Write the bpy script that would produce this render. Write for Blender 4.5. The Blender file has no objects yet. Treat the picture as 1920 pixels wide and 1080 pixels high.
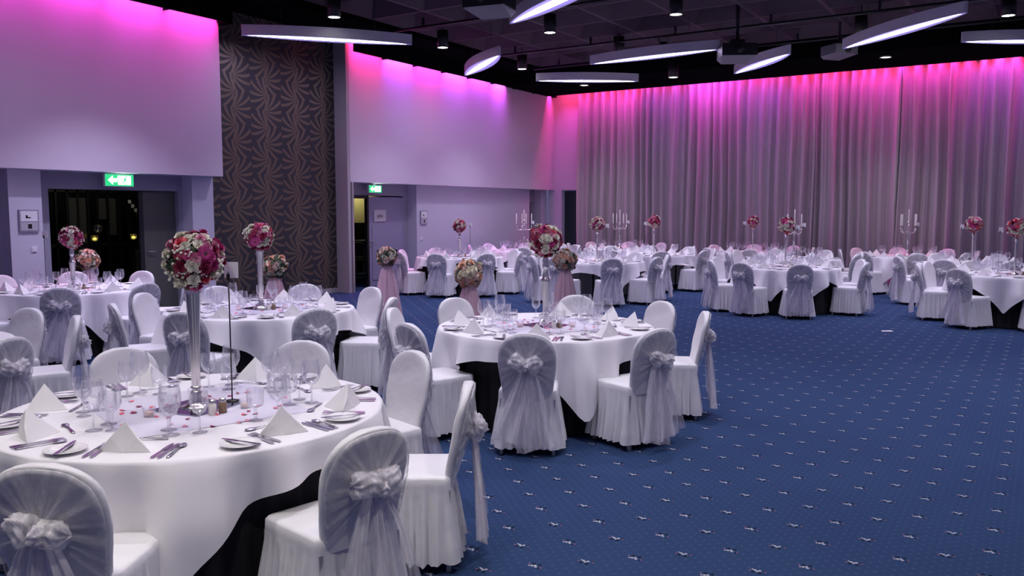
import bpy, bmesh, math, random
import numpy as np
from math import sin, cos, pi, radians, sqrt, atan2, hypot
from mathutils import Vector, Matrix, Euler

S = bpy.context.scene
COL = S.collection
random.seed(7)

# ------------------------------------------------------------------ camera, world, exposure
CAM_H, PITCH, YAW, FPX = 1.72, radians(5.28), radians(32.5), 1575.0
cd = bpy.data.cameras.new('camera'); cam = bpy.data.objects.new('camera', cd); COL.objects.link(cam)
cam.location = (0, 0, CAM_H); cam.rotation_euler = (pi/2 - PITCH, 0, YAW)
cd.sensor_width = 36; cd.lens = FPX/1920*36; cd.clip_start = .05; cd.clip_end = 200
S.camera = cam

W = bpy.data.worlds.new('world'); S.world = W; W.use_nodes = True
W.node_tree.nodes['Background'].inputs[0].default_value = (.52, .44, .95, 1)
W.node_tree.nodes['Background'].inputs[1].default_value = .16

S.view_settings.view_transform = 'Standard'; S.view_settings.look = 'None'
S.view_settings.exposure = 0.3; S.view_settings.gamma = 1
S.view_settings.use_curve_mapping = False
S.cycles.use_denoising = True
S.cycles.max_bounces = 8; S.cycles.diffuse_bounces = 4; S.cycles.transparent_max_bounces = 24
S.cycles.sample_clamp_indirect = 4.0
S.cycles.caustics_reflective = False; S.cycles.caustics_refractive = False

DOWN_W = 240          # watts of one ceiling downlight
PEND_E = 27.0         # emission of the pendants' lit strip
COVE_W = 12.0         # watts of one cove batten

# ------------------------------------------------------------------ helpers
def fwd_proj(x, y, z):
    fx, fy, fz = -sin(YAW)*cos(PITCH), cos(YAW)*cos(PITCH), -sin(PITCH)
    rx, ry = cos(YAW), sin(YAW)
    ux, uy, uz = ry*fz, -rx*fz, rx*fy - ry*fx
    dx, dy, dz = x, y, z - CAM_H
    w = dx*fx + dy*fy + dz*fz
    if w < .1: return (-9999, -9999, w)
    return (960 + FPX*(dx*rx + dy*ry)/w, 540 - FPX*(dx*ux + dy*uy + dz*uz)/w, w)

def in_view(x, y, z, m=40):
    p = fwd_proj(x, y, z)
    return p[2] > .1 and -m < p[0] < 1920 + m and -m < p[1] < 1080 + m

def mdata(name, verts, faces, mat=None, smooth=True, uvs=None, mats=None, midx=None):
    me = bpy.data.meshes.new(name)
    me.from_pydata([tuple(v) for v in verts], [], [tuple(f) for f in faces])
    if mats:
        for m in mats: me.materials.append(m)
        me.polygons.foreach_set('material_index', midx)
    elif mat: me.materials.append(mat)
    me.polygons.foreach_set('use_smooth', [smooth]*len(me.polygons))
    if uvs is not None:
        l = me.uv_layers.new(name='UVMap')
        vi = np.zeros(len(me.loops), dtype=np.int32); me.loops.foreach_get('vertex_index', vi)
        l.data.foreach_set('uv', np.asarray(uvs, dtype=np.float32)[vi].ravel())
    me.update()
    return me

def ob(name, data, parent=None, loc=(0, 0, 0), rot=(0, 0, 0), scale=(1, 1, 1)):
    o = bpy.data.objects.new(name, data); COL.objects.link(o)
    o.parent = parent; o.location = loc; o.rotation_euler = rot; o.scale = scale
    return o

def thing(o, label, cat, group=None):
    o['label'] = label; o['category'] = cat
    if group: o['group'] = group
    return o

def struct(o, label=None):
    o['kind'] = 'structure'
    if label: o['label'] = label
    return o

class MB:
    """collects shapes into one mesh"""
    def __init__(s): s.v = []; s.f = []; s.m = []
    def add(s, v, f, mi=0):
        b = len(s.v); s.v += [tuple(p) for p in v]; s.f += [tuple(i + b for i in q) for q in f]; s.m += [mi]*len(f)
        return s
    def box(s, x0, x1, y0, y1, z0, z1, mi=0):
        v = [(x, y, z) for z in (z0, z1) for y in (y0, y1) for x in (x0, x1)]
        return s.add(v, [(0, 2, 3, 1), (4, 5, 7, 6), (0, 1, 5, 4), (2, 6, 7, 3), (0, 4, 6, 2), (1, 3, 7, 5)], mi)
    def tube(s, pts, r, n=8, mi=0, cap=True):
        pts = [Vector(p) for p in pts]; rr = r if isinstance(r, (list, tuple)) else [r]*len(pts)
        V = []; up = Vector((0, 0, 1))
        for i, p in enumerate(pts):
            d = (pts[min(i+1, len(pts)-1)] - pts[max(i-1, 0)]).normalized()
            a = d.cross(up)
            if a.length < .05: a = d.cross(Vector((0, 1, 0)))
            a.normalize(); b = d.cross(a)
            V += [p + (a*cos(2*pi*k/n) + b*sin(2*pi*k/n))*rr[i] for k in range(n)]
        Fc = [(i*n + k, i*n + (k+1) % n, (i+1)*n + (k+1) % n, (i+1)*n + k) for i in range(len(pts)-1) for k in range(n)]
        if cap: Fc += [tuple(range(n))[::-1], tuple(range((len(pts)-1)*n, len(pts)*n))]
        return s.add(V, Fc, mi)
    def lathe(s, prof, n=24, mi=0, c=(0, 0, 0)):
        V = []; Fc = []
        for r, z in prof: V += [(c[0] + r*cos(2*pi*k/n), c[1] + r*sin(2*pi*k/n), c[2] + z) for k in range(n)]
        for i in range(len(prof)-1):
            for k in range(n): Fc.append((i*n + k, i*n + (k+1) % n, (i+1)*n + (k+1) % n, (i+1)*n + k))
        return s.add(V, Fc, mi)
    def ell(s, c, r, nu=12, nv=8, mi=0, fn=None):
        V = []; Fc = []
        for j in range(nv+1):
            t = pi*j/nv
            for i in range(nu):
                p = 2*pi*i/nu; d = (sin(t)*cos(p), sin(t)*sin(p), cos(t)); k = fn(p, t) if fn else 1
                V.append((c[0] + r[0]*d[0]*k, c[1] + r[1]*d[1]*k, c[2] + r[2]*d[2]*k))
        for j in range(nv):
            for i in range(nu): Fc.append((j*nu + i, (j+1)*nu + i, (j+1)*nu + (i+1) % nu, j*nu + (i+1) % nu))
        return s.add(V, Fc, mi)
    def data(s, name, mat=None, smooth=True, mats=None):
        return mdata(name, s.v, s.f, mat, smooth, mats=mats, midx=s.m if mats else None)

def box_data(name, x0, x1, y0, y1, z0, z1, mat): return MB().box(x0, x1, y0, y1, z0, z1).data(name, mat, False)

# ------------------------------------------------------------------ node materials
class N:
    def __init__(s, name):
        s.mat = bpy.data.materials.new(name); s.mat.use_nodes = True
        s.t = s.mat.node_tree; s.n = s.t.nodes; s.b = s.n['Principled BSDF']; s.out = s.n['Material Output']
    def node(s, typ, **kw):
        n = s.n.new(typ)
        for k, v in kw.items(): setattr(n, k, v)
        return n
    def link(s, a, b): s.t.links.new(a, b)
    def put(s, sock, v):
        if isinstance(v, (int, float)): sock.default_value = v
        elif isinstance(v, (tuple, list)): sock.default_value = tuple(v)
        else: s.link(v, sock)
    def math(s, op, a, b=0.0, c=0.0, clamp=False):
        n = s.node('ShaderNodeMath', operation=op, use_clamp=clamp)
        s.put(n.inputs[0], a); s.put(n.inputs[1], b); s.put(n.inputs[2], c)
        return n.outputs[0]
    def mix(s, fac, a, b):
        n = s.node('ShaderNodeMix', data_type='RGBA')
        s.put(n.inputs[0], fac); s.put(n.inputs[6], a); s.put(n.inputs[7], b)
        return n.outputs[2]
    def noise(s, scale, detail=3, vec=None, rough=.5):
        n = s.node('ShaderNodeTexNoise'); n.inputs['Scale'].default_value = scale
        n.inputs['Detail'].default_value = detail; n.inputs['Roughness'].default_value = rough
        if vec is not None: s.link(vec, n.inputs['Vector'])
        return n.outputs['Fac']
    def coord(s, which='Object'): return s.node('ShaderNodeTexCoord').outputs[which]
    def scaled(s, vec, sc):
        n = s.node('ShaderNodeMapping'); s.link(vec, n.inputs[0]); n.inputs['Scale'].default_value = sc
        return n.outputs[0]
    def xyz(s, vec):
        n = s.node('ShaderNodeSeparateXYZ'); s.link(vec, n.inputs[0]); return n.outputs
    def bump(s, h, strength=.2, dist=.01):
        n = s.node('ShaderNodeBump'); n.inputs['Strength'].default_value = strength; n.inputs['Distance'].default_value = dist
        s.link(h, n.inputs['Height']); s.link(n.outputs[0], s.b.inputs['Normal'])
    def p(s, base=None, rough=None, metal=None, **kw):
        if base is not None: s.put(s.b.inputs['Base Color'], base if not isinstance(base, tuple) else (*base[:3], 1))
        if rough is not None: s.put(s.b.inputs['Roughness'], rough)
        if metal is not None: s.put(s.b.inputs['Metallic'], metal)
        for k, v in kw.items(): s.put(s.b.inputs[k.replace('_', ' ')], v)
        return s

def plain(name, col, rough=.6, metal=0.0, var=.08, scale=20, **kw):
    m = N(name); f = m.noise(scale, 3, m.coord())
    a = tuple(c*(1-var) for c in col); b = tuple(min(1, c*(1+var)) for c in col)
    m.p(m.mix(f, (*a, 1), (*b, 1)), rough, metal, **kw)
    return m.mat

def emis(name, col, strength):
    m = N(name); m.p((.02, .02, .02), .5); m.b.inputs['Emission Color'].default_value = (*col, 1); m.b.inputs['Emission Strength'].default_value = strength
    return m.mat

def cloth_mat(name, col, wrinkle=.25, scale=14, rough=.6, sheen=.2):
    m = N(name); co = m.coord()
    w = m.noise(scale, 3, co); f = m.noise(700, 1, co)
    h = m.math('ADD', w, m.math('MULTIPLY', f, .04))
    m.p(m.mix(w, (*[c*.97 for c in col], 1), (*col, 1)), rough, 0.0, Sheen_Weight=sheen)
    m.bump(h, wrinkle, .02)
    return m.mat

def sheer_mat(name, col, lo, hi, freq=60.0, rough=.35):
    m = N(name); uv = m.coord('UV')
    st = m.noise(1.0, 4, m.scaled(uv, (freq, 1.5, 1)), .6)
    r = m.node('ShaderNodeMapRange'); m.link(st, r.inputs[0]); r.inputs[1].default_value = .36; r.inputs[2].default_value = .66
    r.inputs[3].default_value = lo; r.inputs[4].default_value = hi
    m.p(col, rough, 0.0, Sheen_Weight=.4); m.link(r.outputs[0], m.b.inputs['Alpha'])
    m.bump(st, .3, .01)
    return m.mat

M = {}
M['cover'] = cloth_mat('chair_cover_cloth', (.80, .79, .80), .6, 6, .5)
M['table'] = cloth_mat('tablecloth_linen', (.84, .82, .84), .12, 5, .7)
M['runner'] = cloth_mat('centre_cloth', (.72, .69, .80), .1, 6, .55)
M['napkin'] = cloth_mat('napkin_linen', (.84, .82, .81), .1, 20, .75)
M['sash'] = sheer_mat('organza_sash', (.60, .59, .63), .28, .95, 20)
M['bow'] = sheer_mat('organza_bow', (.80, .77, .82), .30, .85, 4)
M['tail'] = sheer_mat('organza_tail', (.78, .75, .82), .28, .80, 7)
M['tulle'] = sheer_mat('pink_tulle', (.78, .50, .56), .72, .98, 26)
M['black_cloth'] = cloth_mat('black_underskirt', (.012, .011, .013), .2, 12, .8, 0.0)
M['black'] = plain('black_metal', (.012, .012, .013), .45)
M['black_matte'] = plain('black_paint', (.006, .006, .007), .9, Specular_IOR_Level=.0)
M['steel'] = plain('chair_leg_steel', (.55, .54, .53), .35, .6)
M['silver'] = plain('polished_silver', (.82, .79, .77), .26, 1.0, .1, 30)
M['cutlery'] = plain('cutlery_steel', (.62, .60, .68), .2, 1.0, .05)
M['china'] = plain('white_china', (.80, .80, .78), .15, 0.0, .02)
M['candle'] = plain('candle_wax', (.85, .80, .74), .5)
M['card'] = plain('white_card', (.8, .79, .82), .6, 0.0, .02)
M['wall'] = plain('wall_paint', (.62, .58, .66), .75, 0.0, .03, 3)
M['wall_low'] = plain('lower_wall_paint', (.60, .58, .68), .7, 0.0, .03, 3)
M['reveal'] = plain('shaded_reveal_paint', (.33, .32, .39), .7, 0.0, .03, 3)  # wall colour darkened, recess shade put into the paint
M['pillar'] = plain('pillar_paint', (.42, .39, .41), .6, 0.0, .03, 3)
M['door'] = plain('door_paint', (.30, .28, .40), .5, 0.0, .03, 3)
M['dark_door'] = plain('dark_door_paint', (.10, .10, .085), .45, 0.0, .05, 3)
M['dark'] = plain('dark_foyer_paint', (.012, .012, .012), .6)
M['olive'] = plain('olive_wall', (.36, .33, .19), .8)
M['coffer'] = plain('coffer_board', (.080, .050, .070), .75, 0.0, .2, 2)
M['grey'] = plain('projector_plastic', (.20, .20, .23), .5)
M['pend'] = plain('pendant_shell', (.78, .76, .84), .4)
M['strip'] = emis('pendant_strip', (.74, .64, 1.0), PEND_E)
M['diff'] = emis('pendant_diffuser', (.40, .30, 1.0), .75)
M['lamp'] = emis('downlight_lens', (1, .95, .93), 9)
M['green'] = emis('exit_green', (.02, .62, .22), 1.0)
M['exitwhite'] = emis('exit_white', (.80, 1, .88), 7)
M['amber'] = emis('tea_light_amber', (1, .72, .12), 1.8)
M['salt'] = plain('salt_shaker_glass', (.75, .72, .66), .2)
M['pepper'] = plain('pepper_shaker_wood', (.22, .15, .09), .4)
M['mirror'] = plain('mirror_tile', (.35, .35, .45), .05, 1.0, .02)

g = N('drinking_glass')
lw = g.node('ShaderNodeLayerWeight'); lw.inputs[0].default_value = .35
fac = g.math('ADD', g.math('MULTIPLY', lw.outputs['Facing'], .92), .09)
tr = g.node('ShaderNodeBsdfTransparent'); tr.inputs[0].default_value = (.97, .97, .98, 1)
gl = g.node('ShaderNodeBsdfGlossy'); gl.inputs['Roughness'].default_value = .04; gl.inputs[0].default_value = (.95, .95, 1, 1)
df = g.node('ShaderNodeBsdfTranslucent'); df.inputs[0].default_value = (.92, .92, .98, 1)  # white translucent share stands in for bright surroundings refracted at the edges
m2 = g.node('ShaderNodeMixShader'); m2.inputs[0].default_value = .38; g.link(gl.outputs[0], m2.inputs[1]); g.link(df.outputs[0], m2.inputs[2])
mx = g.node('ShaderNodeMixShader'); g.link(fac, mx.inputs[0]); g.link(tr.outputs[0], mx.inputs[1]); g.link(m2.outputs[0], mx.inputs[2]); g.link(mx.outputs[0], g.out.inputs[0])
M['glass'] = g.mat

# carpet: printed motif on a staggered lattice
c = N('blue_carpet'); co = c.coord(); X, Y, _ = c.xyz(co)
def lattice(ax, ay, ox, oy):
    def one(s, o, a):
        u = c.math('FRACT', c.math('ADD', c.math('DIVIDE', c.math('SUBTRACT', s, o), a), 100.5))
        return c.math('MULTIPLY', c.math('SUBTRACT', u, .5), a)
    return one(X, ox, ax), one(Y, oy, ay)
def blob(u, v, cx, cy, r, soft=.35):
    a = c.math('SUBTRACT', u, cx); b = c.math('SUBTRACT', v, cy)
    d = c.math('SQRT', c.math('ADD', c.math('MULTIPLY', a, a), c.math('MULTIPLY', b, b)))
    n = c.node('ShaderNodeMapRange'); c.link(d, n.inputs[0]); n.inputs[1].default_value = r; n.inputs[2].default_value = r*(1-soft)
    return n.outputs[0]
AX, AY, OX, OY = .372, .346, -2.21, 4.25
white = None; darkf = None; pink = None
mx2 = lambda a, b: b if a is None else c.math('MAXIMUM', a, b)
for (ox, oy, sg) in ((OX, OY, 1), (OX + AX/2, OY + AY/2, -1)):
    u, v = lattice(AX, AY, ox, oy)
    for (bx, by, r) in ((-.013, .006*sg, .009), (.009, .010*sg, .009), (.0, -.003*sg, .008), (-.026, .012*sg, .006)):
        white = mx2(white, blob(u, v, bx, by, r))
    for (bx, by, r) in ((.016, -.020*sg, .012), (-.016, -.018*sg, .012), (.03, .018*sg, .008)):
        darkf = mx2(darkf, blob(u, v, bx, by, r))
    for (bx, by, r) in ((.036, .008*sg, .006), (-.034, -.006*sg, .006)):
        pink = mx2(pink, blob(u, v, bx, by, r))
du, dv = lattice(AX/5, AY/5, OX + .03, OY + .02)
eu, ev = lattice(AX/5, AY/5, OX + .03 + AX/10, OY + .02 + AY/10)
dots = c.math('MULTIPLY', mx2(blob(du, dv, 0, 0, .011, .8), blob(eu, ev, 0, 0, .009, .8)), .14)
pile = c.noise(260, 2, co); big = c.noise(.7, 2, co)
base = c.mix(big, (.023, .045, .118, 1), (.034, .068, .150, 1))
base = c.mix(c.math('MULTIPLY', pile, .35), base, (.012, .024, .08, 1))
colr = c.mix(dots, base, (.16, .27, .42, 1)); colr = c.mix(darkf, colr, (.006, .012, .022, 1))
colr = c.mix(pink, colr, (.35, .12, .18, 1)); colr = c.mix(white, colr, (.46, .46, .50, 1))
c.p(colr, .95, 0.0); c.b.inputs['Specular IOR Level'].default_value = .1; c.bump(pile, .3, .004)
M['carpet'] = c.mat

# wallpaper: feathery half-rosettes in wavy columns (object Y = along the wall, Z = up)
w = N('feather_wallpaper'); co = w.coord(); _, WY, WZ = w.xyz(co)
mask = None
for k, sg in ((0, 1), (1, -1)):
    cw, ch = .74, .60
    u = w.math('MULTIPLY', w.math('SUBTRACT', w.math('FRACT', w.math('ADD', w.math('DIVIDE', WY, cw), 10.5)), .5), cw)
    v = w.math('MULTIPLY', w.math('SUBTRACT', w.math('FRACT', w.math('ADD', w.math('DIVIDE', WZ, ch), 10.5 + .5*k)), .5), ch)
    u2 = w.math('ADD', u, .02*sg)
    r = w.math('SQRT', w.math('ADD', w.math('MULTIPLY', u2, u2), w.math('MULTIPLY', v, v)))
    th = w.math('ARCTAN2', v, w.math('MULTIPLY', u2, float(sg)))
    ph = w.math('ADD', w.math('MULTIPLY', th, 14.0), w.math('MULTIPLY', r, -13.0))
    pet = w.math('GREATER_THAN', w.math('SINE', ph), w.math('SUBTRACT', w.math('MULTIPLY', r, 3.7), .85))
    tip = w.math('ADD', .41, w.math('MULTIPLY', w.math('COSINE', w.math('MULTIPLY', th, 2.0)), .03))
    fan = w.math('LESS_THAN', w.math('ABSOLUTE', th), 1.6)
    lim = w.math('LESS_THAN', r, tip)
    q = w.math('MULTIPLY', w.math('MULTIPLY', pet, fan), lim)
    mask = q if mask is None else w.math('MAXIMUM', mask, q)
w.p(w.mix(mask, (.030, .027, .034, 1), (.150, .115, .080, 1)), w.math('SUBTRACT', .62, w.math('MULTIPLY', mask, .22)), w.math('MULTIPLY', mask, .35))
M['wallpaper'] = w.mat

cu = N('curtain_satin'); co = cu.coord()
f = cu.noise(1.0, 3, cu.scaled(co, (40, 40, .3)))  # upright tone streaks put fold contrast and sheen into the colour
cu.p(cu.mix(f, (.34, .32, .33, 1), (.52, .48, .50, 1)), .42, 0.0, Sheen_Weight=.3); cu.bump(f, .2, .01)
M['curtain'] = cu.mat

FL = {k: plain('petal_' + k, v, .6, 0.0, .25, 60) for k, v in dict(crimson=(.26, .008, .050), magenta=(.52, .05, .22), coral=(.75, .12, .17),
      pink=(.70, .30, .42), white=(.78, .76, .62), peach=(.86, .50, .34), blush=(.86, .62, .52), cream=(.82, .76, .56), leaf=(.03, .06, .02)).items()}

# ------------------------------------------------------------------ the room
XW, XL, XR = -12.25, -12.53, -12.80          # upper wall, lower wall, door recess plane
ZC, ZB, ZH = 4.93, 2.31, 2.05                # cove lip, underside of upper wall, door head
YB = 21.55                                   # back wall
struct(ob('floor', box_data('floor', -17, 8, -4, 22.5, -.1, 0, M['carpet'])), 'blue carpet with small white flower motifs')

def wall(name, x0, x1, y0, y1, z0, z1, m): return struct(ob(name, box_data(name, x0, x1, y0, y1, z0, z1, m)))
wall('wall_upper_front', -12.9, XW, 1.0, 9.80, ZB, 5.7, M['wall'])
wall('wall_upper_back', -12.9, XW, 12.93, YB, ZB, 5.7, M['wall'])
wall('wall_wallpaper', -12.75, -12.58, 9.80, 12.93, 0, 5.7, M['wallpaper'])
wall('trim_1', -12.60, -12.24, 12.90, 12.99, 0, 5.28, M['pillar'])
wall('trim_2', -12.30, -12.21, 13.00, 13.045, 0, ZB, M['steel'])
wall('baseboard_wallpaper', -12.58, -12.56, 9.80, 12.90, 0, .10, M['pillar'])
wall('wall_pier_front', -12.9, XL, 6.30, 6.77, 0, ZB, M['wall_low'])
wall('wall_pier_middle', -12.9, XL, 9.36, 9.80, 0, ZB, M['wall_low'])
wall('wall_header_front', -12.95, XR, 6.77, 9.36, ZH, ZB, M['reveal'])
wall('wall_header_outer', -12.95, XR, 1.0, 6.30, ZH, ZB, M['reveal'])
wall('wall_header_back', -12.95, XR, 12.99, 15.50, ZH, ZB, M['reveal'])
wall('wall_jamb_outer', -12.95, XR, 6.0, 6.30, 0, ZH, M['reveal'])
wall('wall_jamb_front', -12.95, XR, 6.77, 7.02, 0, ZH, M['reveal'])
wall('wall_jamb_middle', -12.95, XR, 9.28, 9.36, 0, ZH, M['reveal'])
wall('wall_lower_back', -12.9, XL, 15.50, 20.60, 0, ZB, M['wall_low'])
wall('wall_pier_corner', -12.9, XL, 21.25, YB, 0, ZB, M['wall_low'])
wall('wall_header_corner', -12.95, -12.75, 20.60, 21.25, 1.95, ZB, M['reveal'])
wall('wall_recess_corner', -13.6, -13.5, 20.3, 22.6, 0, 2.1, M['dark_door'])  # dark door colour used here to paint in the recess shade
wall('wall_back', -12.3, 8, YB, YB + .2, ZB, 5.7, M['wall'])
wall('wall_back_pier', -12.45, -12.02, YB, YB + .2, 0, ZB, M['wall_low'])
wall('wall_back_lower', -11.1, 8, YB, YB + .2, 0, ZB, M['wall'])
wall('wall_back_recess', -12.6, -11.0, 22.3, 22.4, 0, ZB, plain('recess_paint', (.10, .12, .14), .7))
# ceiling and soffits
struct(ob('ceiling', box_data('ceiling', -17, 8, -4, 22.5, 5.95, 6.0, M['black_matte'])), 'black ceiling void above the coffers')
CEIL = bpy.data.objects['ceiling']
wall('soffit_wall', -12.9, -11.2, -4, 18.9, 5.28, 5.9, M['black_matte'])
wall('soffit_back', -12.9, 8, 18.9, 21.115, 4.96, 5.9, M['black_matte'])
wall('valance_front', -12.07, -12.0, 1.0, 9.88, ZC, 5.5, M['black_matte'])
wall('valance_back', -12.07, -12.0, 12.95, 21.08, ZC, 5.5, M['black_matte'])
wall('valance_front_end', -12.26, -12.0, 9.80, 9.90, ZC - .02, 5.5, M['black_matte'])
# coffers: one pyramid of four boards and a top plate per module
Cm = 1.27
v = [(-.6, -.6, 0), (.6, -.6, 0), (.6, .6, 0), (-.6, .6, 0), (-.2, -.2, .42), (.2, -.2, .42), (.2, .2, .42), (-.2, .2, .42)]
rb = Cm/2
v += [(-rb, -rb, 0), (rb, -rb, 0), (rb, rb, 0), (-rb, rb, 0)]
coff = mdata('coffer', v, [(0, 4, 5, 1), (1, 5, 6, 2), (2, 6, 7, 3), (3, 7, 4, 0), (4, 7, 6, 5), (8, 0, 1, 9), (9, 1, 2, 10), (10, 2, 3, 11), (11, 3, 0, 8)], M['coffer'], False)
for i in range(12):
    for j in range(17):
        x = -11.2 + Cm*(i + .5); y = 18.9 - Cm*(j + .5)
        ob('coffer', coff, CEIL, (x, y, 5.38))

# cove battens behind the valances: real lamps that graze the wall
def area(name, loc, size, sy, power, col, rot, spread=pi):
    l = bpy.data.lights.new(name, 'AREA'); l.shape = 'RECTANGLE'; l.size = size; l.size_y = sy; l.energy = power; l.color = col; l.spread = spread
    o = bpy.data.objects.new(name, l); COL.objects.link(o); o.location = loc; o.rotation_euler = rot
    return o
PINK, MAG, VIO, RED = (1, .04, .42), (1, .07, .85), (.62, .10, 1), (1, .03, .16)
segs = []
def cove_wall(y0, y1, cols):
    n = len(cols); L = (y1 - y0)/n
    for i, (ca, cb, e) in enumerate(cols):
        yc = y0 + L*(i + .5)
        area('cove_lamp', (XW + .085, yc, 5.20), L*.0 + .05, L*.96, COVE_W*e*.80, ca, (0, radians(24), 0), radians(170))
        area('cove_lamp', (XW + .11, yc, 5.20), .05, L*.94, COVE_W*e*.30, cb, (0, radians(7), 0), radians(55))
        d = ob('cove_divider', box_data('cove_divider', XW, XW + .17, yc + L/2 - .012, yc + L/2 + .012, 4.94, 5.3, M['black_matte']))
        struct(d)
        hb = struct(ob('cove_batten', box_data('cove_batten', XW + .03, XW + .17, yc - L*.45, yc + L*.45, 5.215, 5.27, M['black_matte'])))
cove_wall(12.99, 21.35, [(RED, PINK, 1.3), (MAG, VIO, 1.6), (PINK, MAG, 1.3), (MAG, VIO, 1.6), (MAG, VIO, 1.1), (MAG, VIO, 1.9), (PINK, VIO, .9), (RED, MAG, 1.5)])
cove_wall(1.4, 9.78, [(PINK, MAG, .9), (MAG, MAG, 1), (PINK, MAG, .9), (MAG, MAG, .9), (PINK, MAG, .9), (PINK, MAG, 1.0), (PINK, MAG, 1.3), (RED, MAG, 1.4)])
# over the curtain
cc = [(RED, MAG, .9), (RED, MAG, 1.1), (PINK, VIO, .6), (MAG, MAG, 1.2), (PINK, VIO, .7), (RED, MAG, .9), (RED, MAG, 1.1), (RED, MAG, 1.0), (RED, VIO, 1.2), (RED, MAG, 1), (RED, MAG, 1)]
for i, (ca, cb, e) in enumerate(cc):
    L = 1.3; xc = -12.0 + L*(i + .5)
    area('cove_lamp', (xc, 21.20, 5.20), L*.96, .05, COVE_W*e*1.0, ca, (radians(20), 0, 0), radians(165))
    area('cove_lamp', (xc, 21.18, 5.20), L*.96, .05, COVE_W*e*.50, cb, (radians(8), 0, 0), radians(60))
    struct(ob('cove_batten', box_data('cove_batten', xc - L*.45, xc + L*.45, 21.12, 21.25, 5.215, 5.27, M['black_matte'])))

# ------------------------------------------------------------------ doorways
# dark foyer behind the front opening
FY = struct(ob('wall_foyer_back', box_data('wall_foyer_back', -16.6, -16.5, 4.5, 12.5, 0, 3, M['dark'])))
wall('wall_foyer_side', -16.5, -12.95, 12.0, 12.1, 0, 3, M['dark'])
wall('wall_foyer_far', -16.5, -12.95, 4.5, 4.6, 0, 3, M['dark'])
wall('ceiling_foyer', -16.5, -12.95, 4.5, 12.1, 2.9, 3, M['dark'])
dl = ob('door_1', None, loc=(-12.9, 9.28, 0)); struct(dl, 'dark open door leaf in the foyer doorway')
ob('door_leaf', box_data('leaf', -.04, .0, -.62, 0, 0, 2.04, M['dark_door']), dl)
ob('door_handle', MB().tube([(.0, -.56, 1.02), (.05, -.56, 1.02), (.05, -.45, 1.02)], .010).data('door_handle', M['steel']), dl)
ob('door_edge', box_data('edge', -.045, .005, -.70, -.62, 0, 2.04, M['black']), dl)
# glazed foyer screen with dim panes
scr = ob('window_1', None, loc=(-15.2, 0, 0)); struct(scr, 'glazed screen with dark frames in the foyer')
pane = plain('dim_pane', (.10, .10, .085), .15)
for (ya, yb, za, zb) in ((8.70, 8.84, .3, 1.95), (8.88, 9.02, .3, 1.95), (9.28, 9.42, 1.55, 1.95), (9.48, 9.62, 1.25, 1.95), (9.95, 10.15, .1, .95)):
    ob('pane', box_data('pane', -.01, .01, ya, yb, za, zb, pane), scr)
for ya in (8.1, 8.45, 8.66, 8.86, 9.06, 9.24, 9.45, 9.68, 9.9, 10.2, 11.45):
    ob('mullion', box_data('mullion', -.03, .03, ya - .02, ya + .02, 0, 2.1, M['black']), scr)
ob('rail', box_data('rail', -.03, .03, 8.1, 11.45, 1.05, 1.11, M['black']), scr)
ob('rail', box_data('rail', -.03, .03, 8.1, 11.45, 2.05, 2.12, M['black']), scr)
fl_ = bpy.data.lights.new('foyer_fill', 'POINT'); fl_.energy = 9; fl_.color = (1, .95, .8); fl_.shadow_soft_size = .1  # unseen point light added to brighten the foyer panes
fo = bpy.data.objects.new('foyer_fill', fl_); COL.objects.link(fo); fo.location = (-13.7, 8.6, 2.7)
# tea lights and an orchid in the foyer
for k, (y, z, lab) in enumerate(((8.57, 1.23, 'amber glass tea light beneath the round glass in the foyer'), (9.45, 1.23, 'amber tea light beneath the orchid in the foyer, one beside the screen'), (9.62, 1.22, 'amber tea light beneath the orchid in the foyer, one beside the door'))):
    x = -14.2 if k == 0 else -14.4
    t = thing(ob('tea_light', None, loc=(x, y, z)), lab, 'tea light', 'foyer tea lights')
    ob('cup', MB().lathe([(.03, -.05), (.05, -.03), (.055, .02), (.045, .05)], 16).data('cup', M['glass']), t)
    ob('flame', MB().ell((0, 0, -.01), (.035, .035, .022), 12, 6).data('flame', M['amber']), t)
    ob('stand', MB().lathe([(.0, -z), (.12, -z), (.12, -z + .03), (.02, -z + .05), (.02, -.06), (.05, -.05)], 12).data('stand', M['black']), t)
gb = thing(ob('glass_ball', MB().ell((0, 0, 0), (.07, .07, .07), 16, 10).data('glass_ball', M['glass']), loc=(-14.2, 8.64, 1.40)), 'round clear glass above the amber light in the foyer', 'glass ball')
orc = thing(ob('orchid', None, loc=(-14.4, 9.52, 1.28)), 'white orchid spray standing in the dark foyer', 'orchid')
ob('stem', MB().tube([(0, .05, 0), (0, .06, .2), (0, .0, .42), (0, -.1, .58)], .008, 6).data('stem', FL['leaf']), orc)
for (y, z) in ((.0, .44), (.06, .38), (-.06, .52), (-.12, .6), (.08, .27)):
    b = MB()
    for a in range(5): b.ell((0, .022*cos(a*1.257), .022*sin(a*1.257)), (.008, .018, .018), 8, 5)
    ob('blossom', b.data('blossom', FL['white']), orc, (0, y, z))

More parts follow.
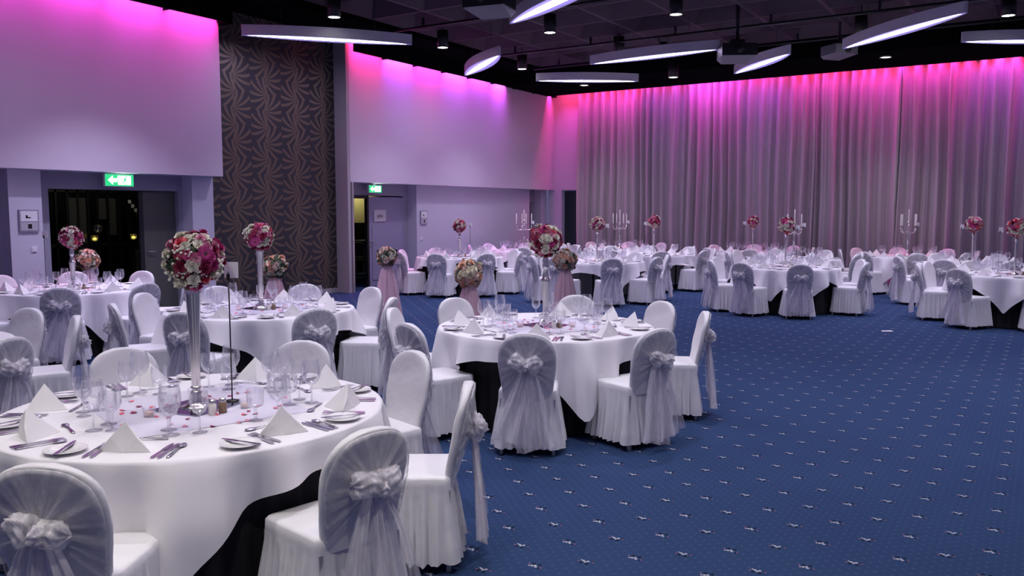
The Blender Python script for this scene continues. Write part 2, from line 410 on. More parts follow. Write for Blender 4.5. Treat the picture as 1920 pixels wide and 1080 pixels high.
# back doorway: lit side room, door leaf with plate
wall('wall_side_room', -16.2, -16.1, 14.5, 20.5, 0, 2.6, M['olive'])
wall('wall_side_room_dark_slab', -16.1, -16.0, 14.5, 20.4, 0, 1.38, M['black_matte'])  # black slab added to make the unlit lower wall dark
wall('wall_side_room_far', -16.1, -12.95, 20.4, 20.5, 0, 2.6, M['olive'])
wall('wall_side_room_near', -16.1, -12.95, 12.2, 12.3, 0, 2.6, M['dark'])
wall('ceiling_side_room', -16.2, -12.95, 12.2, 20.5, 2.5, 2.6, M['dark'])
sl = bpy.data.lights.new('side_room_lamp', 'SPOT'); sl.energy = 24; sl.color = (1, .9, .5); sl.spot_size = radians(130); sl.spot_blend = .4; sl.shadow_soft_size = .05
so = bpy.data.objects.new('side_room_lamp', sl); COL.objects.link(so); so.location = (-15.55, 17.3, 2.35); so.rotation_euler = (0, radians(35), 0)
d2 = ob('door_2', None, loc=(XR, 14.12, 0)); struct(d2, 'lavender lit door leaf with a room name plate')
ob('door_leaf', box_data('leaf', -.05, 0, 0, 1.22, .01, 2.02, M['door']), d2)
ob('door_panel', box_data('panel', -.01, .012, .12, 1.10, .15, 1.38, M['door']), d2)
ob('door_handle', MB().tube([(0, .07, 1.02), (.05, .07, 1.02), (.05, .19, 1.02)], .010).data('door_handle', M['steel']), d2)
ob('lock', MB().tube([(0, .07, .92), (.012, .07, .92)], .02, 10).data('lock', M['steel']), d2)
wall('trim_3', XR - .05, XR + .03, 14.06, 14.12, 0, ZH, M['black'])
wall('trim_4', XR - .05, XR + .02, 13.00, 14.06, 1.98, ZH, M['black'])
wall('wall_recess_side', -12.95, XR, 15.34, 15.50, 0, ZH, M['reveal'])

def rounded_plate(w, h, t, r, mat, name):
    pts = []
    for (sx, sy, a0) in ((1, 1, 0), (-1, 1, 90), (-1, -1, 180), (1, -1, 270)):
        for k in range(5):
            a = radians(a0 + k*22.5); pts.append((sx*(w/2 - r) + r*cos(a), sy*(h/2 - r) + r*sin(a)))
    n = len(pts)
    V = [(0, p[0], p[1]) for p in pts] + [(t, p[0], p[1]) for p in pts]
    return mdata(name, V, [tuple(range(n, 2*n)), tuple(range(n))[::-1]] + [(i, (i+1) % n, n + (i+1) % n, n + i) for i in range(n)], mat, False)
pl = thing(ob('name_plate', rounded_plate(.40, .26, .02, .03, plain('plate_board', (.62, .60, .62), .5), 'name_plate'), loc=(XR + .0, 14.50, 1.60)), 'pale rounded room name plate on the lavender door', 'sign')
tc = bpy.data.curves.new('lettering', 'FONT'); tc.body = 'pisa'; tc.size = .12; tc.align_x = 'CENTER'; tc.align_y = 'CENTER'; tc.extrude = .001
tc.materials.append(M['black']); 
_t = bpy.data.objects.new('lettering_source', tc); COL.objects.link(_t); bpy.context.view_layer.update()
_m = bpy.data.meshes.new_from_object(_t.evaluated_get(bpy.context.evaluated_depsgraph_get())); bpy.data.objects.remove(_t)
ob('lettering', _m, pl, (.022, 0, 0), (pi/2, 0, pi/2))
def framed(y0, y1, z0, z1, label):
    f = thing(ob('wall_board', None, loc=(XL, (y0 + y1)/2, (z0 + z1)/2)), label, 'notice board')
    hw, hh = (y1 - y0)/2, (z1 - z0)/2
    ob('frame', MB().box(0, .03, -hw, hw, -hh, hh).data('frame', plain('board_frame', (.30, .28, .36), .5), False), f)
    ob('sheet', box_data('sheet', .03, .034, -hw*.86, hw*.86, -hh*.05, hh*.88, M['card']), f)
    ob('sheet', box_data('sheet', .03, .034, -hw*.86, hw*.86, -hh*.88, -hh*.12, plain('board_print', (.5, .48, .52), .5)), f)
    ob('print_mark', MB().box(.034, .036, -hw*.35, -hw*.15, hh*.25, hh*.5).box(.034, .036, -hw*.35, hw*.15, hh*.22, hh*.32).data('print_mark', M['black'], False), f)
    ob('print_mark', box_data('print_mark', .034, .036, -hw*.15, hw*.25, -hh*.72, -hh*.3, M['black']), f)
    return f
framed(6.42, 6.70, 1.41, 1.73, 'framed notice board on the pier before the foyer doorway')
framed(15.62, 15.86, 1.39, 1.71, 'small framed notice on the side wall beside the lavender door')
for (y, z, lab) in ((6.62, 1.15, 'white light switch below the framed notice board on the pier'), (15.66, 1.05, 'white light switch on the side wall beside the lavender door')):
    s_ = thing(ob('light_switch', box_data('light_switch', 0, .012, -.04, .04, -.04, .04, M['card']), loc=(XL, y, z)), lab, 'light switch')
    ob('rocker', box_data('rocker', .012, .018, -.025, .025, -.03, .03, M['card']), s_)

def exit_sign(y, w, h, z, label):
    e = thing(ob('exit_sign', None, loc=(XR + .22, y, z)), label, 'exit sign', 'exit signs')
    ob('housing', box_data('housing', -.05, .0, -w/2, w/2, -h/2, h/2, M['pend']), e)
    ob('face', box_data('face', .0, .008, -w/2 + .01, w/2 - .01, -h/2 + .01, h/2 - .01, M['green']), e)
    a = h/2 - .03
    # door, running figure and arrow
    ob('pictogram_door', box_data('pictogram_door', .008, .012, -w*.06, w*.38, -a, a, M['exitwhite']), e)
    ob('pictogram_arrow', mdata('pictogram_arrow', [(.012, -w*.40, 0), (.012, -w*.24, a), (.012, -w*.24, a*.4), (.012, -w*.10, a*.4), (.012, -w*.10, -a*.4), (.012, -w*.24, -a*.4), (.012, -w*.24, -a)], [(0, 6, 2, 1), (0, 6, 5, 2), (2, 5, 4, 3)], M['exitwhite'], False), e)
    mb = MB().ell((.012, .05*w, a*.75), (.004, a*.2, a*.2), 8, 6).tube([(.012, .04*w, a*.5), (.012, 0, -a*.1)], a*.2, 6).tube([(.012, 0, -a*.1), (.012, .08*w, -a*.4), (.012, .02*w, -a)], a*.14, 6).tube([(.012, 0, -a*.1), (.012, -.06*w, -a*.5), (.012, -.1*w, -a*.5)], a*.14, 6).tube([(.012, .03*w, a*.4), (.012, .1*w, a*.2)], a*.1, 6).tube([(.012, .03*w, a*.4), (.012, -.05*w, a*.15)], a*.1, 6)
    ob('pictogram_figure', mb.data('pictogram_figure', M['green']), e, (.004, w*.16, 0))
    ob('bracket', box_data('bracket', -.04, -.02, -.05, .05, h/2, ZB - z + .02, M['pend']), e)
    l = bpy.data.lights.new('exit_glow', 'AREA'); l.shape = 'RECTANGLE'; l.size = w; l.size_y = h; l.energy = 1.2; l.color = (.6, 1, .75)
    lo = bpy.data.objects.new('exit_glow', l); COL.objects.link(lo); lo.location = (XR + .26, y, z); lo.rotation_euler = (0, radians(-90), 0)
exit_sign(8.05, .50, .20, 2.20, 'lit green exit sign over the dark foyer doorway')
exit_sign(14.13, .42, .17, 2.19, 'lit green exit sign over the lavender door')

# dark stacking chairs in the side room
for (x, y, lab) in ((-14.6, 15.6, 'dark stacking chair with pale bent frame in the side room'), (-15.3, 16.6, 'dark stacking chair standing deeper in the side room')):
    t = thing(ob('stacking_chair', None, loc=(x, y, 0), rot=(0, 0, .6)), lab, 'chair', 'side room chairs')
    ob('back_frame', MB().tube([(-.24, 0, .45), (-.24, -.05, .85), (-.18, -.06, .93), (.18, -.06, .93), (.24, -.05, .85), (.24, 0, .45)], .014).data('back_frame', M['steel']), t)
    ob('backrest', box_data('backrest', -.22, .22, -.07, -.05, .60, .84, M['black']), t)
    ob('seat', box_data('seat', -.24, .24, -.02, .44, .43, .48, M['black']), t)
    for (a, b) in ((-.22, 0), (.22, 0), (-.22, .42), (.22, .42)): ob('leg', MB().tube([(a, b, .44), (a, b + (.06 if b else -.05), 0)], .012).data('leg', M['steel']), t)

# ------------------------------------------------------------------ curtain panels
rng = np.random.default_rng(5)
def curtain(x0, x1, seed, yoff, label):
    r = np.random.default_rng(seed); n = int((x1 - x0)*90); xs = np.linspace(x0, x1, n)
    knots = [x0]
    while knots[-1] < x1: knots.append(knots[-1] + r.uniform(.05, .19))
    knots = np.array(knots); amp = r.uniform(.04, .14, len(knots)); sgn = np.where(np.arange(len(knots)) % 2, 1, -1)
    i = np.clip(np.searchsorted(knots, xs, side='right') - 1, 0, len(knots) - 2)
    t = (xs - knots[i])/(knots[i+1] - knots[i]); t = .5 - .5*np.cos(pi*t)
    prof = sgn[i]*amp[i]*(1 - t) + sgn[i+1]*amp[i+1]*t
    fine = .006*np.sin(xs*61 + seed) + .004*np.sin(xs*97 + 2*seed)
    rows = [0.02, .8, 1.8, 2.8, 3.8, 4.6, 5.1]; V = []; UV = []
    for k, z in enumerate(rows):
        a = 1.0 if z < 4 else .75
        sway = .03*np.sin(z*1.1 + xs*2.1 + seed)
        V += [(x + s_*.6, 21.36 + yoff + p*a + q, z) for x, p, q, s_ in zip(xs, prof, fine, sway)]
    F = [(k*n + j, k*n + j + 1, (k+1)*n + j + 1, (k+1)*n + j) for k in range(len(rows)-1) for j in range(n-1)]
    o = thing(ob('curtain', None, loc=((x0 + x1)/2, 21.36, 0)), label, 'curtain', 'silver curtain panels')
    me = mdata('drape', V, F, M['curtain'])
    me.transform(Matrix.Translation((-(x0 + x1)/2, -21.36, 0)))
    ob('drape', me, o)
    ob('heading', box_data('heading', -(x1 - x0)/2, (x1 - x0)/2, -.02 + yoff, .02 + yoff, 5.08, 5.16, M['curtain']), o)
for (a, b, s_, yo, lab) in ((-11.36, -8.24, 1, 0, 'tall silver curtain panel hanging beside the dark corner opening'), (-8.24, -4.85, 2, .015, 'tall silver curtain panel, second from the corner opening'),
      (-4.85, -2.98, 3, 0, 'narrow silver curtain panel, third from the corner opening'), (-2.98, .3, 4, -.03, 'tall silver curtain panel, fourth from the corner, overlapping its neighbour'), (.3, 4.0, 5, 0, 'silver curtain panel farthest from the corner opening')):
    curtain(a, b, s_, yo, lab)
struct(ob('curtain_track', box_data('curtain_track', -11.5, 5, 21.33, 21.39, 5.16, 5.20, M['black'])))

# ------------------------------------------------------------------ ceiling lamps
def pendant(ax, ay, bx, by, z, label):
    L = hypot(bx - ax, by - ay); hw = .21; n = 40; hgt = .18
    o = thing(ob('pendant_lamp', None, loc=((ax + bx)/2, (ay + by)/2, z), rot=(0, 0, atan2(by - ay, bx - ax))), label, 'pendant lamp', 'boat shaped pendant lamps')
    def outline(k, wf, tip):
        P = []
        for i in range(n+1):
            t = -1 + 2*i/n; P.append((t*L/2*k, wf*(tip + (1 - tip)*(1 - t*t))))
        return P
    top = outline(1, hw, .12); m = n + 1
    V = []; F = []
    for zz in (0.0, hgt): V += [(x, w_, zz) for x, w_ in top] + [(x, -w_, zz) for x, w_ in top]
    ring = list(range(m)) + list(range(2*m - 1, m - 1, -1)); q = len(ring)
    for i in range(q): a, b = ring[i], ring[(i+1) % q]; F.append((a, b, b + 2*m, a + 2*m))
    for i in range(n): F.append((2*m + i, 2*m + i + 1, 3*m + i + 1, 3*m + i))
    ob('shell', mdata('shell', V, F, M['pend'], False), o)
    dv = outline(.985, hw*.93, .1); V = [(x, w_, .012) for x, w_ in dv] + [(x, -w_, .012) for x, w_ in dv]
    ob('diffuser', mdata('diffuser', V, [(i, m + i, m + i + 1, i + 1) for i in range(n)], M['diff'], False), o)
    sv = outline(.93, hw*.38, .02); V = [(x, w_, .004) for x, w_ in sv] + [(x, -w_, .004) for x, w_ in sv]
    ob('lit_strip', mdata('lit_strip', V, [(i, m + i, m + i + 1, i + 1) for i in range(n)], M['strip'], False), o)
    for s_ in (-.55, .55): ob('cable', MB().tube([(s_*L/2, 0, hgt), (s_*L/2, 0, 5.95 - z)], .004, 5).data('cable', M['black']), o)
PZ = 4.75
for (a, b, lab) in (((-11.99, 10.07), (-10.03, 12.32), 'long boat shaped pendant lamp before the patterned wallpaper'),
    ((-7.57, 11.84), (-5.03, 10.26), 'boat shaped pendant lamp running out of the top of the picture'),
    ((-11.28, 15.75), (-9.26, 14.08), 'boat shaped pendant lamp seen end-on before the magenta side wall'),
    ((-10.34, 17.28), (-8.34, 18.65), 'boat shaped pendant lamp hanging before the far corner'),
    ((-8.23, 15.96), (-5.40, 15.80), 'boat shaped pendant lamp ending at the black projector'),
    ((-6.07, 19.53 - .75), (-4.41, 17.73 - .75), 'small looking boat shaped pendant lamp just above the curtain top'),
    ((-3.43, 17.01), (-1.23, 14.95), 'large tilted boat shaped pendant lamp beside the grey projector'),
    ((-1.49, 17.47), (.51, 19.60 - .9), 'boat shaped pendant lamp cut by the right edge'),
    ((-6.6, 5.6), (-4.3, 7.2), 'boat shaped pendant lamp above the table at the open carpet'),
    ((-1.6, 8.6), (.8, 10.2), 'boat shaped pendant lamp above the open carpet'),
    ((-3.4, 1.4), (-1.0, 3.0), 'boat shaped pendant lamp above the front table'),
    ((1.8, 4.0), (3.6, 6.0), 'boat shaped pendant lamp beyond the right edge over the carpet'),
    ((-10.4, 5.0), (-8.4, 6.9), 'boat shaped pendant lamp above the table by the foyer')):
    pendant(*a, *b, PZ, lab)

def downlight(x, y, z, label, power=1.0, col=(1, .93, .95), recess=False):
    o = thing(ob('downlight', None, loc=(x, y, z)), label, 'downlight', 'ceiling downlights')
    if not recess:
        ob('can', MB().lathe([(.0, .34), (.115, .34), (.115, .0), (.105, .0), (.105, .02)], 24).data('can', M['black']), o)
        ob('stem', MB().tube([(0, 0, .34), (0, 0, 5.95 - z)], .015, 6).data('stem', M['black']), o)
    else:
        ob('trim_ring', MB().lathe([(.115, -.004), (.13, -.004), (.13, .006), (.115, .006)], 24).data('trim_ring', M['black']), o)
    ob('lens', MB().lathe([(.0, .01), (.1, .01)], 24).data('lens', M['lamp']), o)
    l = bpy.data.lights.new('downlight_beam', 'SPOT'); l.energy = DOWN_W*power; l.color = col; l.spot_size = radians(95); l.spot_blend = .8; l.shadow_soft_size = .10
    lo = bpy.data.objects.new('downlight_beam', l); COL.objects.link(lo); lo.location = (x, y, z - .01)
for k, (x, y) in enumerate(((-10.47, 10.78), (-10.54, 13.93), (-7.99, 13.85), (-10.55, 17.0), (-5.47, 13.73), (-7.35, 18.35), (-3.13, 17.01), (-.75, 16.83), (-7.78, 16.38), (-7.9, 10.7), (-5.4, 10.6), (-2.9, 13.8), (-.5, 13.8))):
    downlight(x, y, 4.72 if k == 5 else 5.0, ('black can downlight at the patterned wallpaper', 'black can downlight above the magenta side wall', 'black can downlight beside the boat lamp leaving the top edge', 'black can downlight over the lavender wall table', 'black can downlight at the top edge over the dance floor row',
      'black can downlight above the second curtain panel', 'black can downlight behind the grey projector', 'black can downlight near the top right corner', 'unlit looking black can downlight behind the middle boat lamp', 'black can downlight in the ceiling row before the wallpaper, second', 'black can downlight in the ceiling row before the wallpaper, third',
      'black can downlight above the middle table row', 'black can downlight above the table cut by the right edge')[k], 1.05, (.80, .76, 1))
for (x, y, lab) in ((-3.08, 19.55, 'recessed downlight in the black soffit over the third curtain panel'), (-10.32, 19.68, 'recessed downlight in the black soffit near the room corner')):
    downlight(x, y, 4.938, lab, .5, (.95, .9, 1), True)
for (x, y, lab) in ((-5.3, 7.4, 'third'), (-2.9, 7.4, 'fourth'), (-.4, 7.4, 'fifth'), (-7.9, 7.4, 'second'), (-10.4, 7.4, 'first'), (-2.9, 4.1, 'seventh'), (-5.3, 4.1, 'sixth'), (-.6, 10.6, 'ninth'), (1.9, 10.6, 'tenth'), (1.9, 7.4, 'eighth'), (-7.9, 4.1, 'eleventh')):
    downlight(x, y, 5.0, 'black can downlight over the front half of the hall, ' + lab + ' of its row', 2.8 if x < -9 else 1.1, (.76, .71, 1) if x < -6 else (.90, .87, 1))
for (x, y, lab) in ((-2.4, .6, 'second of its row'), (-4.6, .4, 'first of its row'), (-.4, .8, 'third of its row'), (-.2, 3.6, 'the one over the carpet')):
    downlight(x, y, 5.0, 'warm black can downlight above the photographer, ' + lab, .9, (1, .95, .86))

# projectors, pipes
def projector(x, y, z, rz, label, m1, s=1.0):
    o = thing(ob('projector', None, loc=(x, y, z), rot=(0, 0, rz), scale=(s, s, s)), label, 'projector', 'ceiling projectors')
    V = MB(); V.box(-.32, .32, -.28, .28, .0, .22)
    ob('body', V.data('body', m1, False), o)
    ob('underside', mdata('underside', [(-.32, -.28, 0), (.32, -.28, 0), (.24, .28, -.07), (-.24, .28, -.07), (-.32, .28, 0), (.32, .28, 0)], [(0, 3, 2, 1), (3, 4, 5, 2), (0, 4, 3), (1, 2, 5)], M['grey'], False), o)
    ob('lens', MB().tube([(0, -.28, .11), (0, -.36, .11)], .07, 16).data('lens', M['black']), o)
    ob('bracket', MB().box(-.12, .12, -.1, .1, .22, .32).data('bracket', M['black'], False), o)
    ob('pole', MB().tube([(0, 0, .3), (0, 0, (5.95 - z)/s)], .035, 10).data('pole', M['black']), o)
projector(-5.05, 15.72, 4.55, .5, 'black ceiling projector with grey underside at the boat lamp end', M['black'])
projector(-3.62, 17.58, 4.74, .9, 'grey ceiling projector behind the large tilted boat lamp', M['grey'], .8)
projector(-7.25, 10.75, 4.72, .2, 'black ceiling box beside the boat lamp leaving the top edge', M['black'])
for (y, lab) in ((9.2, 'first'), (13.0, 'second'), (16.3, 'third'), (18.3, 'fourth')):
    t = thing(ob('ceiling_track', None, loc=(-4, y, 5.22)), 'black pipe track under the coffers, ' + lab + ' from the camera', 'track', 'ceiling tracks')
    ob('pipe', MB().tube([(-7, 0, 0), (8, 0, 0)], .028, 8).data('pipe', M['black']), t)
    for k in range(8): ob('clamp', box_data('clamp', -.02, .02, -.02, .02, .0, .17, M['black']), t, (-6.3 + 1.9*k, 0, 0))
for (x, y, lab) in ((-9.6, 9.2, 'black spotlight on the ceiling with a bright cut edge'), (-6.75, 16.3, 'small black spotlight on the pipe behind the middle boat lamp')):
    t = thing(ob('spotlight', None, loc=(x, y, 4.92), rot=(0, 0, .8)), lab, 'spotlight', 'ceiling spotlights')
    ob('can', MB().lathe([(0, .2), (.07, .19), (.09, .0), (.08, .0), (.07, .05), (0, .05)], 16).data('can', M['black']), t)
    ob('yoke', MB().tube([(-.1, 0, .05), (-.1, 0, .3), (.1, 0, .3), (.1, 0, .05)], .01, 6).data('yoke', M['black']), t)

# ------------------------------------------------------------------ table kit
TZ = .75
def cloth_data(seed, half, rot, star=False, R=.9):
    r = np.random.default_rng(seed); n = 224; V = []; F = []; rad = [.2, .45, .7, .86, .893]
    V.append((0, 0, TZ))
    ang = np.arange(n)*2*pi/n
    for q in rad: V += [(q*cos(a), q*sin(a), TZ) for a in ang]
    def drop(a):
        def sq(b, h): return h/max(abs(cos(b)), abs(sin(b)))
        d = sq(a - rot - pi/4, half) - R
        if star: d = max(d, sq(a - rot, half*.93) - R)
        return min(d, .735)
    D = np.array([drop(a) for a in ang]); D = (np.roll(D, 1) + 2*D + np.roll(D, -1))/4
    ks = [11, 17, 23, 7]; ph = r.uniform(0, 6.28, 4); am = [.028, .022, .014, .022]
    wave = sum(m*np.sin(k*ang + p) for m, k, p in zip(am, ks, ph))
    corner = np.array([cos(4*(a - rot)) for a in ang])          # +1 towards the cloth corners
    tb = [0.0, .03, .1, .22, .38, .54, .70, .85, 1.0]
    for t in tb:
        for i, a in enumerate(ang):
            d = D[i]*t
            fold = wave[i]*min(1, d/.25)*1.5 + max(0, corner[i])*.05*(d/.6)*np.sin(26*a + ph[0])*.6
            rr = R + .004 + .01*min(1, d/.03) + .07*d*(.4 + .6*max(0, corner[i])) + fold
            V.append((rr*cos(a), rr*sin(a), TZ - .004 - d))
    rows = len(rad) + len(tb)
    F += [(0, 1 + i, 1 + (i+1) % n) for i in range(n)]
    for k in range(rows - 1):
        b = 1 + k*n
        F += [(b + i, b + n + i, b + n + (i+1) % n, b + (i+1) % n) for i in range(n)]
    return mdata('tablecloth', V, F, M['table'])

table_top = MB().lathe([(.0, .735), (.885, .735), (.885, .71), (.0, .71)], 48).data('table_top', M['black'])
leg_data = MB().tube([(0, 0, 0), (0, 0, .71)], .02, 8).data('leg', M['black'])
def skirt_data():
    n = 160; V = []
    for z, k in ((.70, .2), (.4, .8), (.01, 1.0)):
        V += [((.76 + .025*k + .02*k*sin(38*a + sin(5*a)))*cos(a), (.76 + .025*k + .02*k*sin(38*a + sin(5*a)))*sin(a), z) for a in [2*pi*i/n for i in range(n)]]
    return mdata('table_skirt', V, [(k*n + i, k*n + (i+1) % n, (k+1)*n + (i+1) % n, (k+1)*n + i) for k in range(2) for i in range(n)], M['black_cloth'])
SKIRT = skirt_data()

# chair with cover and organza sash; origin on the floor under the seat, front = +Y
def back_y(z): return -.175 - .20*(z - .42)
def back_w(z):
    if z <= .68: return .178 + .027*min(1, max(0, (z - .44)/.2))
    s_ = min(1, (z - .68)/.20); return .205*max(0, 1 - s_**2.7)**(1/2.3)
def make_back():
    n = 36; V = []; zs = [.40, .46, .52, .58, .64, .68] + [.68 + .2*sin(pi/2*k/9) for k in range(1, 10)]
    for z in zs:
        w_ = max(back_w(z), .004)
        for k in range(n):
            t = 2*pi*k/n; cx = cos(t); sx = sin(t)
            x = w_*math.copysign(abs(cx)**.55, cx); th = .026*min(1, w_/.05)*math.copysign(abs(sx)**.6, sx)
            V.append((x, back_y(z) - .018*(1 - (x/.21)**2) + th + .0025*sin(31*z + 9*x), z))
    F = [(i*n + k, i*n + (k+1) % n, (i+1)*n + (k+1) % n, (i+1)*n + k) for i in range(len(zs)-1) for k in range(n)]
    F.append(tuple(range((len(zs)-1)*n, len(zs)*n)))
    return mdata('backrest', V, F, M['cover'])
def rrect(n, hx, y0, y1, r):
    segs_ = []; P = []
    corners = [(hx - r, y1 - r, 0), (-hx + r, y1 - r, 90), (-hx + r, y0 + r, 180), (hx - r, y0 + r, 270)]
    for (cx, cy, a0) in corners:
        for k in range(7):
            a = radians(a0 + 15*k); P.append((cx + r*cos(a), cy + r*sin(a), cos(a), sin(a)))
    # resample by arc length
    P.append(P[0]); d = [0]
    for a, b in zip(P, P[1:]): d.append(d[-1] + hypot(b[0]-a[0], b[1]-a[1]))
    out = []
    j = 0
    for i in range(n):
        s_ = d[-1]*i/n
        while d[j+1] < s_: j += 1
        t = (s_ - d[j])/max(1e-9, d[j+1] - d[j]); a, b = P[j], P[j+1]
        nx, ny = a[2]*(1-t) + b[2]*t, a[3]*(1-t) + b[3]*t; l = hypot(nx, ny)
        out.append((a[0]*(1-t) + b[0]*t, a[1]*(1-t) + b[1]*t, nx/l, ny/l))
    return out
def make_seat(seed):
    r = np.random.default_rng(seed); n = 200; L = rrect(n, .205, -.20, .20, .035); V = [(0, 0, .468)]; ph = r.uniform(0, 6, 3)
    rows = [(-.10, .468, 0), (-.03, .466, 0), (-.008, .462, 0), (0, .452, 0), (.002, .42, 0), (.004, .37, .12), (.010, .30, .45), (.018, .22, .8), (.026, .14, 1), (.034, .09, 1.1), (.038, .050, 1.15)]
    for off, z, pa in rows:
        for i, (x, y, nx, ny) in enumerate(L):
            corner = min(1, abs(x)/.205)**8*min(1, abs(y - .01)/.21)**8
            side = 1.0 if ny < .7 else .25
            s_ = i/n*2*pi
            fold = pa*.018*(sin(29*s_ + ph[0] + 2.2*sin(3*s_)) + .55*sin(47*s_ + ph[1] + sin(5*s_)))*(1 - corner)*side
            o = off + fold + (.02*corner*max(0, (.4 - z)/.4))
            zz = z + (.004*sin(9*s_ + ph[2]) if z < .06 else 0)
            if off < 0: V.append((x*(1 + off/.2), y*(1 + off/.2), zz))
            else: V.append((x + nx*o, y + ny*o, zz))
    F = [(0, 1 + i, 1 + (i+1) % n) for i in range(n)]
    for k in range(len(rows)-1):
        b = 1 + k*n; F += [(b + i, b + n + i, b + n + (i+1) % n, b + (i+1) % n) for i in range(n)]
    return mdata('seat_cover', V, F, M['cover'])
KN = .655
def make_sash(seed):
    r = np.random.default_rng(seed); m = 96; rows = 12; V = []; UV = []; ph = r.uniform(0, 6.28, 4)
    out = []
    # outline from lower one side, over the top, to the lower other side
    for i in range(m + 1):
        s_ = i/m
        if s_ < .26: z = .445 + (.68 - .445)*(s_/.26); out.append((-back_w(z), z))
        elif s_ > .74: z = .445 + (.68 - .445)*((1 - s_)/.26); out.append((back_w(z), z))
        else:
            a = pi*(1 - (s_ - .26)/.48); cx, sx = cos(a), sin(a)
            out.append((.205*math.copysign(abs(cx)**.80, cx), .68 + .20*abs(sx)**.80))
    for k in range(rows + 2):
        rho = min(1, (k/rows))
        for i, (ox, oz) in enumerate(out):
            s_ = i/m; e = .965
            x = ox*e*rho; z = KN + ((oz - .010 if oz > .7 else oz) - KN)*rho
            yb = back_y(min(z, .88)) - .018*(1 - (x/.21)**2) - .030
            pl_ = (sin(25*s_*pi + ph[0]) + .8*sin(14*s_*pi + ph[1]) + .35*sin(61*s_*pi + ph[2]))
            y = yb - .004 - .028*(1 - rho)**2 - (.0065*(1.0 + .55*pl_))*(1 - .55*rho)
            edge = max(0, (rho - .90)/.10)
            y += .004*edge
            if k == rows + 1: y += .006
            V.append((x, y, z)); UV.append((s_, rho))
    w_ = m + 1
    F = [(k*w_ + i, k*w_ + i + 1, (k+1)*w_ + i + 1, (k+1)*w_ + i) for k in range(rows + 1) for i in range(m)]
    return mdata('sash', V, F, M['sash'], uvs=UV)
def make_bow(seed):
    r = np.random.default_rng(seed); b = MB(); y0 = back_y(KN) - .095
    def loop(cx, cz, rx, rz, ry, tilt, p0):
        nu, nv = 36, 18; V = []
        for j in range(nv + 1):
            t = pi*j/nv
            for i in range(nu):
                p = 2*pi*i/nu; k = (1 + .10*sin(2*p + 3*t + p0) + .10*sin(8*p + 2*sin(3*t) + p0) + .05*sin(15*p + 5*t))*(1 - .18*abs(sin(2.5*t + p0)))
                x, y, z = rx*cos(t)*k, ry*sin(t)*sin(p)*k, rz*sin(t)*cos(p)*k
                V.append((cx + x*cos(tilt) - z*sin(tilt), y0 + y, cz + x*sin(tilt) + z*cos(tilt)))
        b.add(V, [(j*nu + i, (j+1)*nu + i, (j+1)*nu + (i+1) % nu, j*nu + (i+1) % nu) for j in range(nv) for i in range(nu)])
    q = r.uniform(.8, 1.2)
    loop(-.048*q, KN + r.uniform(-.01, .04), .072*q, .058, .050, r.uniform(-.7, .1), r.uniform(0, 6))
    loop(.048, KN + r.uniform(-.03, .03), .068, .060*q, .052, r.uniform(-.1, .8), r.uniform(0, 6))
    loop(0, KN - .005, .026, .040, .060, 0, r.uniform(0, 6))
    return mdata('bow', b.v, b.f, M['bow'], uvs=[(p[0]*8, p[2]*8) for p in b.v])
def make_tail(seed, sx):
    r = np.random.default_rng(seed); n, rows = 22, 14; V = []; UV = []; y0 = back_y(KN) - .06; ph = r.uniform(0, 6.28, 2); zb = r.uniform(.07, .15)
    for k in range(rows + 1):
        t = k/rows; z = KN - .01 - (KN - zb)*t; wd = .025 + .115*t**.75; cx = sx*(.012 + .075*t**.9) + .014*sin(4*t + ph[0])
        for i in range(n + 1):
            u = -1 + 2*i/n
            y = y0 - .020 - .060*t*(1 - .2*t) + .024*sin(6*u + ph[1] + 2*t)*(.35 + t*.65) + .008*sin(15*u + ph[0])
            V.append((cx + u*wd, y, z + .03*u*sx*t)); UV.append(((u + 1)*.5 + seed, t))
    w_ = n + 1
    return mdata('sash_tail', V, [(k*w_ + i, k*w_ + i + 1, (k+1)*w_ + i + 1, (k+1)*w_ + i) for k in range(rows) for i in range(n)], M['tail'], uvs=UV)
def make_leg(): return MB().box(-.011, .011, -.011, .011, 0, .40).data('leg', M['steel'], False)
BACK = make_back(); LEG = make_leg()
CH = [dict(seat=make_seat(s_), sash=make_sash(s_), bow=make_bow(s_ + 20), ta=make_tail(s_, -1), tb=make_tail(s_ + 9, 1)) for s_ in range(4)]
n_chair = 0
def chair(x, y, rz, label, group, legs=True):
    global n_chair
    k = CH[n_chair % 4]; n_chair += 1
    t = thing(ob('banquet_chair', None, loc=(x, y, 0), rot=(0, 0, rz)), label, 'chair', group)
    ob('seat_cover', k['seat'], t); ob('backrest', BACK, t)
    s_ = ob('sash', k['sash'], t); s_['label'] = 'sheer grey organza sash pleated to a knot'
    ob('bow', k['bow'], s_); ob('sash_tail', k['ta'], s_); ob('sash_tail', k['tb'], s_)
    if legs:
        for (a, b) in ((-.185, -.19), (.185, -.19), (-.185, .19), (.185, .19)): ob('leg', LEG, t, (a, b, 0))
    return t

